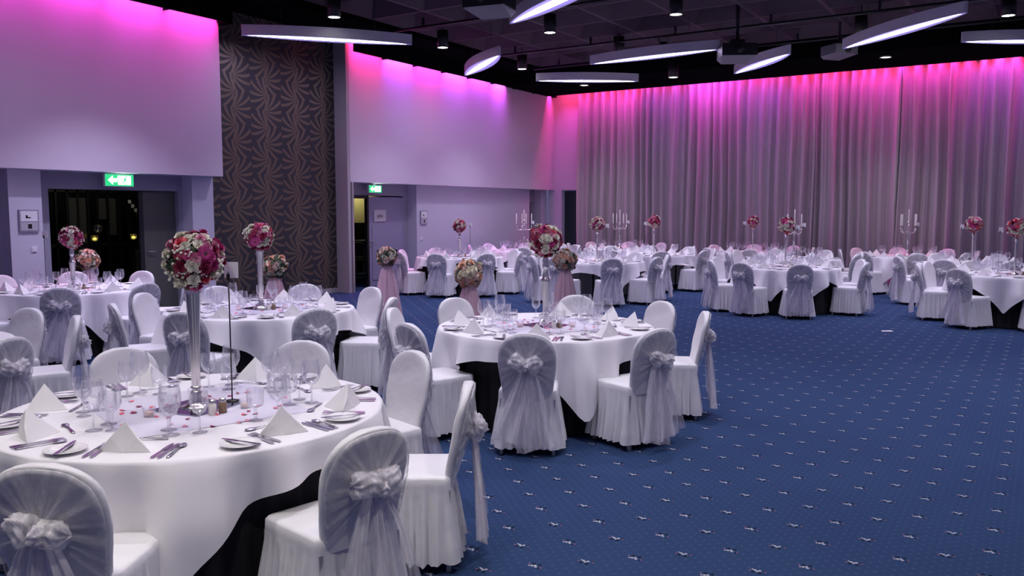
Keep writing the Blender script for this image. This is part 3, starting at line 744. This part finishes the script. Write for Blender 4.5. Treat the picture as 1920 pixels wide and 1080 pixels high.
# tableware
def lathe_data(name, prof, mat, n=20): return MB().lathe(prof, n).data(name, mat)
G_BIG = lathe_data('wine_glass', [(.0, .001), (.036, .001), (.037, .003), (.010, .006), (.0042, .015), (.0038, .085), (.008, .092), (.030, .106), (.045, .135), (.048, .158), (.045, .192), (.039, .225)], M['glass'])
G_SMALL = lathe_data('wine_glass', [(.0, .001), (.032, .001), (.033, .003), (.009, .006), (.004, .013), (.0036, .075), (.007, .082), (.026, .096), (.038, .120), (.040, .140), (.036, .188)], M['glass'])
G_WATER = lathe_data('water_goblet', [(.0, .001), (.035, .001), (.036, .003), (.010, .006), (.006, .013), (.006, .055), (.010, .060), (.034, .070), (.038, .082), (.039, .150)], M['glass'])
PLATE = lathe_data('side_plate', [(.0, .004), (.045, .004), (.055, .008), (.082, .014), (.083, .016), (.080, .0165), (.054, .011), (.044, .007), (.0, .007)], M['china'], 32)
def napkin_data():
    A = (0, .045, .122); Fp = (0, -.085, 0); L = (-.112, .062, 0); R = (.112, .062, 0); Mb = (0, .072, .0); Mh = (-.055, .062, .058); Nh = (.055, .062, .058)
    v = [A, Fp, L, R, Mb, Mh, Nh]
    f = [(0, 2, 1), (0, 1, 3), (0, 5, 2), (0, 3, 6), (0, 4, 5), (0, 6, 4), (5, 4, 2), (6, 3, 4), (1, 2, 4, 3)]
    return mdata('napkin', v, f, M['napkin'], False)
NAP = napkin_data()
def strip_data(name, pts, mat):      # pts: (y, halfwidth, z); a flat bar with thickness
    V = []; n = len(pts)
    for (y, w_, z) in pts: V += [(-w_, y, z), (w_, y, z), (w_, y, z + .0025), (-w_, y, z + .0025)]
    F = [(0, 3, 2, 1), (4*n-4, 4*n-3, 4*n-2, 4*n-1)]
    for i in range(n-1):
        b = 4*i; F += [(b, b+1, b+5, b+4), (b+1, b+2, b+6, b+5), (b+2, b+3, b+7, b+6), (b+3, b, b+4, b+7)]
    return V, F
def knife_data(): return mdata('dinner_knife', *strip_data('k', [(-.105, .006, .002), (-.09, .009, .002), (-.01, .006, .003), (.0, .005, .003), (.01, .010, .002), (.07, .010, .002), (.10, .004, .002)], 0), M['cutlery'], False)
def fork_data():
    b = MB(); b.add(*strip_data('f', [(-.10, .005, .002), (-.08, .009, .003), (0, .004, .006), (.03, .005, .006), (.045, .012, .003), (.06, .012, .003)], 0))
    for x in (-.009, -.003, .003, .009): b.add([(x - .0016, .06, .003), (x + .0016, .06, .003), (x + .0012, .10, .007), (x - .0012, .10, .007), (x - .0016, .06, .005), (x + .0016, .06, .005), (x + .0012, .10, .009), (x - .0012, .10, .009)], [(0, 3, 2, 1), (4, 5, 6, 7), (0, 1, 5, 4), (2, 3, 7, 6), (0, 4, 7, 3), (1, 2, 6, 5)])
    return b.data('fork', M['cutlery'], False)
def spoon_data():
    b = MB(); b.add(*strip_data('s', [(-.10, .005, .002), (-.08, .008, .003), (0, .004, .006), (.04, .005, .006)], 0))
    b.ell((0, .068, .006), (.017, .030, .006), 12, 6)
    return b.data('spoon', M['cutlery'])
KNIFE, FORK, SPOON = knife_data(), fork_data(), spoon_data()

SECT = ['near', 'near right', 'right', 'far right', 'far', 'far left', 'left', 'near left']
def seats(cx, cy, angs):
    """angles sorted counter-clockwise from the one that faces the camera -> unique seat words"""
    cam_a = math.degrees(atan2(-cy, -cx))
    rel = sorted(((a - cam_a + 180) % 360 - 180, a) for a in angs)
    i0 = min(range(len(rel)), key=lambda i: abs(rel[i][0]))
    out = []
    for k in range(len(rel)):
        out.append((SECT[k % 8], radians(rel[(i0 + k) % len(rel)][1])))
    return out

def setting(cx, cy, a, where, tn, level):
    er = (cos(a), sin(a)); et = (-sin(a), cos(a))
    def at(r, t, z=TZ): return (cx + er[0]*r + et[0]*t, cy + er[1]*r + et[1]*t, z + .001)
    rot = (0, 0, a + pi/2)          # local +Y points to the table centre, local +X to the sitter's right
    j = lambda s_: random.uniform(-s_, s_)
    w_ = f'at the {where} seat, {tn}'
    def put(name, data, r, t, label, cat, group, yaw=0, z=TZ):
        o = ob(name, data, None, at(r, t, z), (0, 0, rot[2] + yaw)); thing(o, label, cat, group); return o
    if in_view(*at(.72, 0)):
        put('napkin', NAP, .70 + j(.015), .02 + j(.02), f'cream peaked napkin {w_}', 'napkin', 'peaked napkins', pi + j(.5))
    if in_view(*at(.74, -.22)):
        put('side_plate', PLATE, .77, -.235, f'small white side plate {w_}', 'plate', 'side plates')
    gl_ = [(G_BIG, 'wine_glass', .53, .10, 'large wine glass'), (G_SMALL, 'wine_glass', .47, .18, 'small wine glass'), (G_WATER, 'water_goblet', .44, .05, 'stemmed water goblet')]
    if level < 2: gl_ = gl_[:2]
    for (d, nm, r, t, w2) in gl_:
        if in_view(*at(r, t, TZ + .1)): put(nm, d, r + j(.02), t + j(.02), f'{w2} {w_}', 'glass', w2.split(' ')[0] + ' table glasses')
    if level >= 2 and in_view(*at(.74, 0)):
        put('dinner_knife', KNIFE, .75, .175, f'outer dinner knife {w_}', 'knife', 'dinner knives', j(.05))
        put('spoon', SPOON, .75, .205, f'soup spoon {w_}', 'spoon', 'soup spoons', j(.05))
        put('fork', FORK, .75, -.125, f'dinner fork {w_}', 'fork', 'dinner forks', j(.05))
        if level >= 3:
            put('dinner_knife', KNIFE, .75, .150, f'inner dinner knife {w_}', 'knife', 'dinner knives', j(.05))
            put('fork', FORK, .75, -.098, f'starter fork {w_}', 'fork', 'dinner forks', j(.05))
            put('butter_knife', KNIFE, .77, -.235, f'butter knife on the plate {w_}', 'knife', 'butter knives', .3 + j(.2), TZ + .0165)
            put('dessert_spoon', SPOON, .585, .0, f'crosswise dessert spoon {w_}', 'spoon', 'dessert spoons', pi/2 + j(.1))

# flowers
def petal(a, r0, r1, w_, z0, z1, up):
    ca, sa = cos(a), sin(a); P = []
    for (r, ww, z) in ((r0, w_*.5, z0), ((r0 + r1)/2, w_, (z0 + z1)/2 + up), (r1, w_*.45, z1)):
        P += [(r*ca - ww*sa, r*sa + ww*ca, z), (r*ca + ww*sa, r*sa - ww*ca, z)]
    return P, [(0, 1, 3, 2), (2, 3, 5, 4)]
def rose_data(m):
    b = MB()
    for k, (r0, r1, w_, z0, z1, up, n) in enumerate(((.1, .95, .52, -.2, .25, .10, 6), (.1, .72, .42, 0, .55, .12, 5), (.08, .45, .3, .2, .72, .1, 5), (.02, .2, .18, .4, .8, .05, 4))):
        for i in range(n): b.add(*petal(2*pi*i/n + k*.5, r0, r1, w_, z0, z1, up))
    return b.data('rose', m, True)
def gerbera_data(m, m2):
    b = MB()
    for i in range(15): b.add(*petal(2*pi*i/15, .15, 1.05, .19, .1, .12, .08))
    for i in range(12): b.add(*petal(2*pi*i/12 + .2, .12, .75, .15, .18, .25, .08))
    b.ell((0, 0, .2), (.2, .2, .1), 8, 4, 1)
    return b.data('gerbera', mats=[m, m2])
def buds_data(m):
    b = MB(); r = random.Random(3)
    for i in range(9): b.ell((r.uniform(-.8, .8), r.uniform(-.8, .8), r.uniform(.1, .7)), (.16, .16, .16), 6, 4)
    return b.data('gypsophila', m)
def leaf_data(m):
    b = MB()
    for i in range(4): b.add(*petal(2*pi*i/4 + .3, .1, 1.3, .32, .0, .15, .12))
    return b.data('leaf', m)
ROSE = {k: rose_data(FL[k]) for k in ('crimson', 'magenta', 'coral', 'pink', 'white', 'peach', 'blush', 'cream')}
GERB = gerbera_data(FL['crimson'], FL['leaf']); GERB2 = gerbera_data(FL['magenta'], FL['leaf'])
BUDS = buds_data(FL['white']); LEAF = leaf_data(FL['leaf'])
FOAM = MB().ell((0, 0, 0), (.10, .10, .10), 20, 12).data('foam', FL['leaf'])
PINKMIX = [('gerbera', GERB, .036)]*3 + [('gerbera', GERB2, .036)]*2 + [('rose', ROSE['crimson'], .031)]*4 + [('rose', ROSE['magenta'], .030)]*4 + [('rose', ROSE['coral'], .033)]*2 + [('rose', ROSE['pink'], .029)]*4 + [('rose', ROSE['white'], .031)]*8 + [('gypsophila', BUDS, .040)]*5 + [('leaf', LEAF, .034)]
PEACHMIX = [('rose', ROSE['peach'], .040)]*5 + [('rose', ROSE['blush'], .040)]*4 + [('rose', ROSE['cream'], .036)]*4 + [('rose', ROSE['white'], .033)]*3 + [('leaf', LEAF, .050)]*5 + [('gypsophila', BUDS, .030)]*2
def flower_ball(x, y, z, label, group, mix, seed, R=.108, n=78, split=True, cat='flower ball'):
    r = random.Random(seed)
    t = thing(ob('flower_ball', None, loc=(x, y, z)), label, cat, group)
    ob('foam', FOAM, t, scale=(R/.108,)*3)
    big = MB(); mats = []
    for i in range(n):
        h = 1 - 2*(i + .5)/n; th = i*2.39996 + r.uniform(-.12, .12); q = sqrt(max(0, 1 - h*h))
        d = Vector((q*cos(th), q*sin(th), h)); nm, me, s_ = r.choice(mix); s_ *= r.uniform(.85, 1.2)*R/.108
        rot = d.to_track_quat('Z', 'Y') @ Euler((r.uniform(-.25, .25), r.uniform(-.25, .25), r.uniform(0, 6.28))).to_quaternion()
        p = d*(R*r.uniform(.88, 1.10))
        if split:
            o = ob(nm, me, t, p)
            if nm == 'gypsophila': o['kind'] = 'stuff'
            o.rotation_mode = 'QUATERNION'; o.rotation_quaternion = rot; o.scale = (s_, s_, s_)
        else:
            mt = Matrix.Translation(p) @ rot.to_matrix().to_4x4() @ Matrix.Scale(s_, 4)
            for m_ in me.materials:
                if m_ not in mats: mats.append(m_)
            base = len(big.v); big.v += [tuple(mt @ v_.co) for v_ in me.vertices]
            for pg in me.polygons: big.f.append(tuple(v_ + base for v_ in pg.vertices)); big.m.append(mats.index(me.materials[pg.material_index]))
    if not split:
        o = ob('blossoms', big.data('blossoms', mats=mats), t); o['kind'] = 'stuff'
    return t

def trumpet(x, y, sz, label):
    t = thing(ob('trumpet_vase', None, loc=(x, y, TZ + .004), scale=(1, 1, sz)), label, 'vase', 'tall silver vases')
    ob('foot', MB().lathe([(0, 0), (.075, 0), (.078, .006), (.05, .014), (.03, .03), (.036, .045), (.022, .06), (.030, .075), (.018, .085)], 28).data('foot', M['silver']), t)
    ob('body', MB().lathe([(.018, .085), (.021, .10), (.023, .25), (.028, .42), (.036, .56), (.042, .605), (.038, .603), (.02, .55), (.0, .5)], 28).data('body', M['silver']), t)
    ob('ring', MB().lathe([(.019, .092), (.027, .097), (.027, .103), (.019, .108)], 24).data('ring', M['silver']), t)
def stick(x, y, sz, label):
    t = thing(ob('turned_vase_stand', None, loc=(x, y, TZ + .004), scale=(1, 1, sz)), label, 'vase', 'tall silver vases')
    ob('shaft', MB().lathe([(.024, .05), (.028, .06), (.018, .075), (.020, .09), (.027, .10), (.024, .12), (.026, .2), (.034, .33), (.040, .37), (.041, .385), (.030, .40), (.026, .43), (.020, .47), (.028, .485), (.030, .50), (.024, .52), (.028, .545), (.022, .565), (.03, .60), (.0, .60)], 24).data('shaft', M['silver']), t)
    ob('base', MB().lathe([(0, .035), (.03, .035), (.032, .05), (.024, .055)], 20).data('base', M['silver']), t)
    for k in range(3):
        a = 2*pi*k/3 + .5; ca, sa = cos(a), sin(a)
        ob('foot', MB().tube([(.02*ca, .02*sa, .045), (.05*ca, .05*sa, .05), (.075*ca, .075*sa, .025), (.09*ca, .09*sa, .008), (.10*ca, .10*sa, .014)], [.012, .011, .010, .010, .006], 8).data('foot', M['silver']), t)
def slim(x, y, sz, label):
    t = thing(ob('slim_vase', None, loc=(x, y, TZ + .004), scale=(1, 1, sz)), label, 'vase', 'tall silver vases')
    ob('foot', MB().lathe([(0, 0), (.07, 0), (.07, .008), (.03, .02), (.012, .03)], 20).data('foot', M['silver']), t)
    ob('body', MB().lathe([(.012, .03), (.014, .2), (.018, .45), (.03, .60), (.0, .60)], 20).data('body', M['silver']), t)
def number_stand(x, y, ang, label, z0=TZ):
    t = thing(ob('card_stand', None, loc=(x, y, z0 + .003), rot=(0, 0, ang)), label, 'card stand', 'table card stands')
    ob('base', MB().lathe([(0, 0), (.035, 0), (.035, .008), (.006, .012)], 16).data('base', M['black']), t)
    ob('rod', MB().tube([(0, 0, .008), (0, 0, .66)], .0035, 6).data('rod', M['black']), t)
    ob('card', box_data('card', -.02, .05, -.0015, .0015, .63, .71, M['card']), t)
    ob('clip', box_data('clip', -.008, .008, -.005, .005, .62, .65, M['black']), t)
def candelabra(x, y, ang, label, words):
    t = thing(ob('candelabra', None, loc=(x, y, TZ + .004), rot=(0, 0, ang)), label, 'candelabra', 'silver candelabra')
    ob('stem', MB().lathe([(0, 0), (.085, 0), (.088, .01), (.05, .025), (.02, .05), (.016, .1), (.026, .13), (.016, .16), (.018, .30), (.028, .34), (.016, .38), (.014, .52), (.022, .55), (.014, .58), (.014, .70), (.0, .70)], 20).data('stem', M['silver']), t)
    sp = [(0, 0, .70)]
    for k in range(4):
        a = k*pi/2; ca, sa = cos(a), sin(a); R = .19
        ob('arm', MB().tube([(.01*ca, .01*sa, .56), (.06*ca, .06*sa, .50), (.13*ca, .13*sa, .49), (.18*ca, .18*sa, .53), (R*ca, R*sa, .60)], .009, 8).data('arm', M['silver']), t)
        sp.append((R*ca, R*sa, .60))
    for k, (a, b, z) in enumerate(sp):
        ob('cup', MB().lathe([(.0, z), (.016, z), (.034, z + .012), (.036, z + .016), (.018, z + .02), (.016, z + .04), (.0, z + .04)], 14).data('cup', M['silver']), t)
        p = Matrix.Rotation(ang, 3, 'Z') @ Vector((a, b, z + .04))
        thing(ob('candle', MB().lathe([(.011, 0), (.010, .24), (.003, .245), (.0015, .255), (0, .255)], 10).data('candle', M['candle']), None, (x + p.x, y + p.y, TZ + .004 + p.z)),
              f'slim white candle in the {("centre cup", "right cup", "far cup", "left cup", "near cup")[k]}, {words}', 'candle', 'candelabra candles')

def centre(cx, cy, tn, seed, rich):
    r = random.Random(seed); a = atan2(-cy, -cx)
    if rich:
        n = 24; V = []
        for i in range(n + 1):
            for j in range(n + 1):
                u, v_ = -.42 + .84*i/n, -.42 + .84*j/n
                V.append((u, v_, .0012 + .0016*(1 + sin(31*u + 9*v_)*sin(23*v_))))
        thing(ob('table_topper', mdata('table_topper', V, [(i*(n+1) + j, (i+1)*(n+1) + j, (i+1)*(n+1) + j + 1, i*(n+1) + j + 1) for i in range(n) for j in range(n)], M['runner']), None, (cx, cy, TZ - .0012), (0, 0, a + .3)), f'pale lilac square overlay in the middle of the {tn}', 'table topper', 'lilac overlays')
    t = thing(ob('mirror_tile', mdata('mirror_tile', [(x, y, z) for z in (0, .004) for (x, y) in ((-.15, -.15), (.15, -.15), (.15, .15), (-.15, .15))], [(0, 3, 2, 1), (4, 5, 6, 7), (0, 1, 5, 4), (1, 2, 6, 5), (2, 3, 7, 6), (3, 0, 4, 7)], M['mirror'], False), None, (cx, cy, TZ + .0035), (0, 0, a + .78)), f'square mirror tile under the vase on the {tn}', 'mirror')
    for (nm, m_, da, lab) in (('salt_shaker', M['salt'], .35, 'pale salt shaker'), ('pepper_shaker', M['pepper'], .62, 'brown pepper shaker')):
        s_ = thing(ob(nm, None, loc=(cx + .20*cos(a + da), cy + .20*sin(a + da), TZ + .002)), f'{lab} beside the vase on the {tn}', 'shaker')
        ob('body', MB().lathe([(0, 0), (.019, 0), (.019, .05), (.015, .055), (0, .055)], 14).data('body', m_), s_)
        ob('cap', MB().lathe([(.016, .055), (.016, .068), (.010, .074), (0, .075)], 14).data('cap', M['silver']), s_)
    for k in range(3):
        b = a + 1.2 + k*2.0
        s_ = thing(ob('tea_light', None, loc=(cx + .24*cos(b), cy + .24*sin(b), TZ + .002)), f'glass tea light on the {tn}, ' + ('first', 'second', 'third')[k] + ' around the vase', 'tea light', 'table tea lights')
        ob('cup', MB().lathe([(0, .001), (.024, .001), (.029, .03), (.03, .045)], 16).data('cup', M['glass']), s_)
        ob('wax', MB().lathe([(0, .022), (.022, .022), (.020, .003)], 14).data('wax', FL['blush']), s_)
    b = MB()
    for k in range(46 if rich else 26):
        rr = r.uniform(.14, .46); th = r.uniform(0, 6.28); s_ = r.uniform(.010, .018); q = r.uniform(0, 6.28)
        px, py = cx + rr*cos(th), cy + rr*sin(th)
        P = [(px + s_*cos(q + w_)*(1 if w_ % 2 else .7), py + s_*sin(q + w_), TZ + .003 + (.006 if i % 2 else 0)) for i, w_ in enumerate((0, 1.2, 2.4, 3.6, 4.8))]
        b.add(P, [(0, 1, 2, 3, 4)], k % 3)
    p = ob('rose_petals', b.data('rose_petals', mats=[FL['coral'], FL['pink'], FL['crimson']])); p['kind'] = 'stuff'; p['label'] = f'pink rose petals strewn round the vase on the {tn}'; p['category'] = 'petals'

# ------------------------------------------------------------------ tables: name -> centre, seat angles, cloth half side, cloth turn, star, detail level, top piece
A8 = lambda o: [o + 45*k for k in range(8)]
TABLES = [
 ('front table', -3.50, 2.60, [-58, -8, 32, 77, 114, 162, -148, -103], 1.04, -45, False, 3, 'trumpet'),
 ('table at the open carpet', -3.55, 6.10, [-66, -23, 30, 66, 107, 162, -111, -155], 1.06, -43, False, 3, 'stick'),
 ('table beside the patterned wallpaper', -6.55, 5.65, [-21, -69, -160, 25, 117, 77, -115, 160], 1.08, -30, False, 3, 'trumpet'),
 ('table by the dark doorway', -10.20, 5.85, [-36, 5, 50, 110, 150, -80, -125, -170], 1.06, -10, False, 2, 'stick'),
 ('table cut off at the left edge', -7.10, 2.55, [14, 66, 104, 150], 1.08, -20, False, 0, None),
 ('table by the lavender side wall', -10.45, 14.35, A8(-30), 1.06, -60, False, 2, 'stick'),
 ('table behind the tulle stands', -7.30, 14.50, [-52, -96, -128, -8, 28, 80, 125, 170], 1.06, -35, False, 2, 'slim'),
 ('middle table with pointed cloth', -3.80, 14.75, [-141, -106, -65, -4, 35, 80, 125, 170], 1.02, -90, True, 2, 'slim'),
 ('table cut by the right edge', -.40, 14.90, [-171, -120, -68, -20, 30, 75, 120, 160], 1.02, -96, True, 2, 'slim'),
 ('first far candelabra table', -10.80, 17.50, A8(30), 1.06, -20, False, 1, 'cand'),
 ('first far flower table', -7.40, 17.50, A8(30), 1.06, -70, False, 1, 'slim'),
 ('second far candelabra table', -4.35, 17.50, A8(30), 1.06, -40, False, 1, 'cand'),
 ('second far flower table', -1.15, 17.50, A8(30), 1.06, -60, False, 1, 'slim'),
 ('candelabra table at the first curtain panel', -9.20, 19.55, A8(-30), 1.06, -30, False, 1, 'cand'),
 ('flower table at the second curtain panel', -5.80, 19.55, A8(-30), 1.06, -50, False, 1, 'slim'),
 ('candelabra table at the fourth curtain panel', -2.50, 19.55, A8(-30), 1.06, -20, False, 1, 'cand'),
]
RC = 1.06       # chair centre from table centre
for ti, (tn, cx, cy, angs, half, turn, star, lev, top) in enumerate(TABLES):
    t = thing(ob('round_table', None, loc=(cx, cy, 0)), f'round black folding table under white cloth, the {tn}', 'table', 'round banquet tables')
    ob('table_top', table_top, t)
    for k in range(4): ob('leg', leg_data, t, (.5*cos(k*pi/2 + .6), .5*sin(k*pi/2 + .6), 0))
    cl = thing(ob('tablecloth', cloth_data(ti + 1, half, radians(turn), star), None, (cx, cy, .0)), f'white square tablecloth hanging in folds over the {tn}', 'tablecloth', 'white tablecloths')
    if lev >= 2 and tn != 'table behind the tulle stands':
        thing(ob('table_skirt', SKIRT, None, (cx, cy, 0)), f'black underskirt beneath the cloth of the {tn}', 'table skirt', 'black table skirts')
    ss = seats(cx, cy, angs)
    for where, a in ss:
        x, y = cx + RC*cos(a), cy + RC*sin(a)
        bx, by = cx + 1.32*cos(a), cy + 1.32*sin(a)
        if not (in_view(x, y, .5, 60) or in_view(bx, by, .85, 60) or in_view(x, y, .2, 60)): continue
        rz = a + pi/2 + random.uniform(-.07, .07)
        chair(x, y, rz, f'white chair with grey sash, {where} seat, {tn}', f'chairs round the {tn}', lev >= 2)
    for where, a in ss:
        if lev: setting(cx, cy, a, where, tn, lev)
    if top is None: continue
    if lev >= 2: centre(cx, cy, tn, ti, lev >= 3)
    ca = atan2(-cy, -cx)
    if top == 'cand':
        candelabra(cx, cy, YAW + .25 + (ti % 3)*.1, f'silver five armed candelabra on the {tn}', tn)
    else:
        dict(trumpet=trumpet, stick=stick, slim=slim)[top](cx, cy, .86 if ti in (3, 5) else 1.0, f'tall silver {"trumpet" if top == "trumpet" else "turned" if top == "stick" else "slim"} vase holding flowers on the {tn}')
        fz = {0: 1.485, 3: 1.385, 5: 1.395}.get(ti, 1.465)
        flower_ball(cx + (.02 if ti == 0 else 0), cy, fz, f'crimson pink and white flower ball above the {tn}', 'pink flower balls', PINKMIX, ti + 3, .116, 126, lev == 3 or ti == 3)
    # card stand a little to the camera's right or left of the vase
    sd = {0: (.135, .12), 1: None, 2: (-.10, .26), 3: (-.42, .15), 5: (.22, 0), 6: (.18, 0), 7: (.22, .1), 8: (-.2, .1)}.get(ti, (.2, .05) if ti % 2 else (-.2, .05))
    if sd:
        rx, ry = cos(YAW), sin(YAW); fx, fy = -sin(YAW), cos(YAW)
        number_stand(cx + rx*sd[0] + fx*sd[1], cy + ry*sd[0] + fy*sd[1], YAW, f'white card on a thin black rod, {tn}')

# round centre cloths are absent; peach bouquets on tulle draped stands
def tulle_stand(x, y, k, where):
    r = random.Random(k); t = thing(ob('tulle_stand', None, loc=(x, y, 0)), f'pink tulle draped flower stand {where}', 'flower stand', 'tulle flower stands')
    n = 72; V = []; UV = []
    for z, R in ((.90, .055), (.86, .075), (.75, .105), (.55, .145), (.3, .185), (.1, .215), (.01, .235)):
        for i in range(n):
            a = 2*pi*i/n; q = R*(1 + (.10*sin(11*a + k) + .06*sin(17*a + 2*k))*(1 - z*.6))
            V.append((q*cos(a), q*sin(a), z)); UV.append((i/n, z))
    ob('tulle_drape', mdata('tulle_drape', V, [(j*n + i, (j+1)*n + i, (j+1)*n + (i+1) % n, j*n + (i+1) % n) for j in range(6) for i in range(n)], M['tulle'], uvs=UV), t)
    ob('pole', MB().tube([(0, 0, .02), (0, 0, .90)], .02, 10).data('pole', M['steel']), t)
    ob('base', MB().lathe([(0, 0), (.15, 0), (.15, .02), (.02, .03)], 24).data('base', M['steel']), t)
    ob('tray', MB().lathe([(0, .90), (.07, .90), (.075, .915), (0, .915)], 20).data('tray', M['steel']), t)
    flower_ball(x, y, 1.01, f'peach and cream rose ball on the tulle stand {where}', 'peach flower balls', PEACHMIX, 40 + k, .132, 92, True)
for k, (x, y, w_) in enumerate(((-8.62, 9.92, 'before the lavender door'), (-5.47, 7.69, 'behind the table at the open carpet'), (-5.76, 10.45, 'before the table with visible legs'), (-8.2, 7.3, 'before the patterned wallpaper'), (-11.6, 6.88, 'in the dark foyer doorway'))):
    tulle_stand(x, y, k, w_)

# small paper scrap on the carpet
PAPER = (-1.87, 12.9, 0)
thing(ob('paper_scrap', mdata('paper_scrap', [(-.08, -.03, .004), (.08, -.02, .004), (.07, .04, .010), (-.07, .03, .006), (-.08, -.03, .001), (.08, -.02, .001), (.07, .04, .001), (-.07, .03, .001)], [(0, 1, 2, 3), (7, 6, 5, 4), (0, 4, 5, 1), (1, 5, 6, 2), (2, 6, 7, 3), (3, 7, 4, 0)], M['card'], False), None, PAPER, (0, 0, .5)), 'small white paper scrap lying on the blue carpet', 'paper')
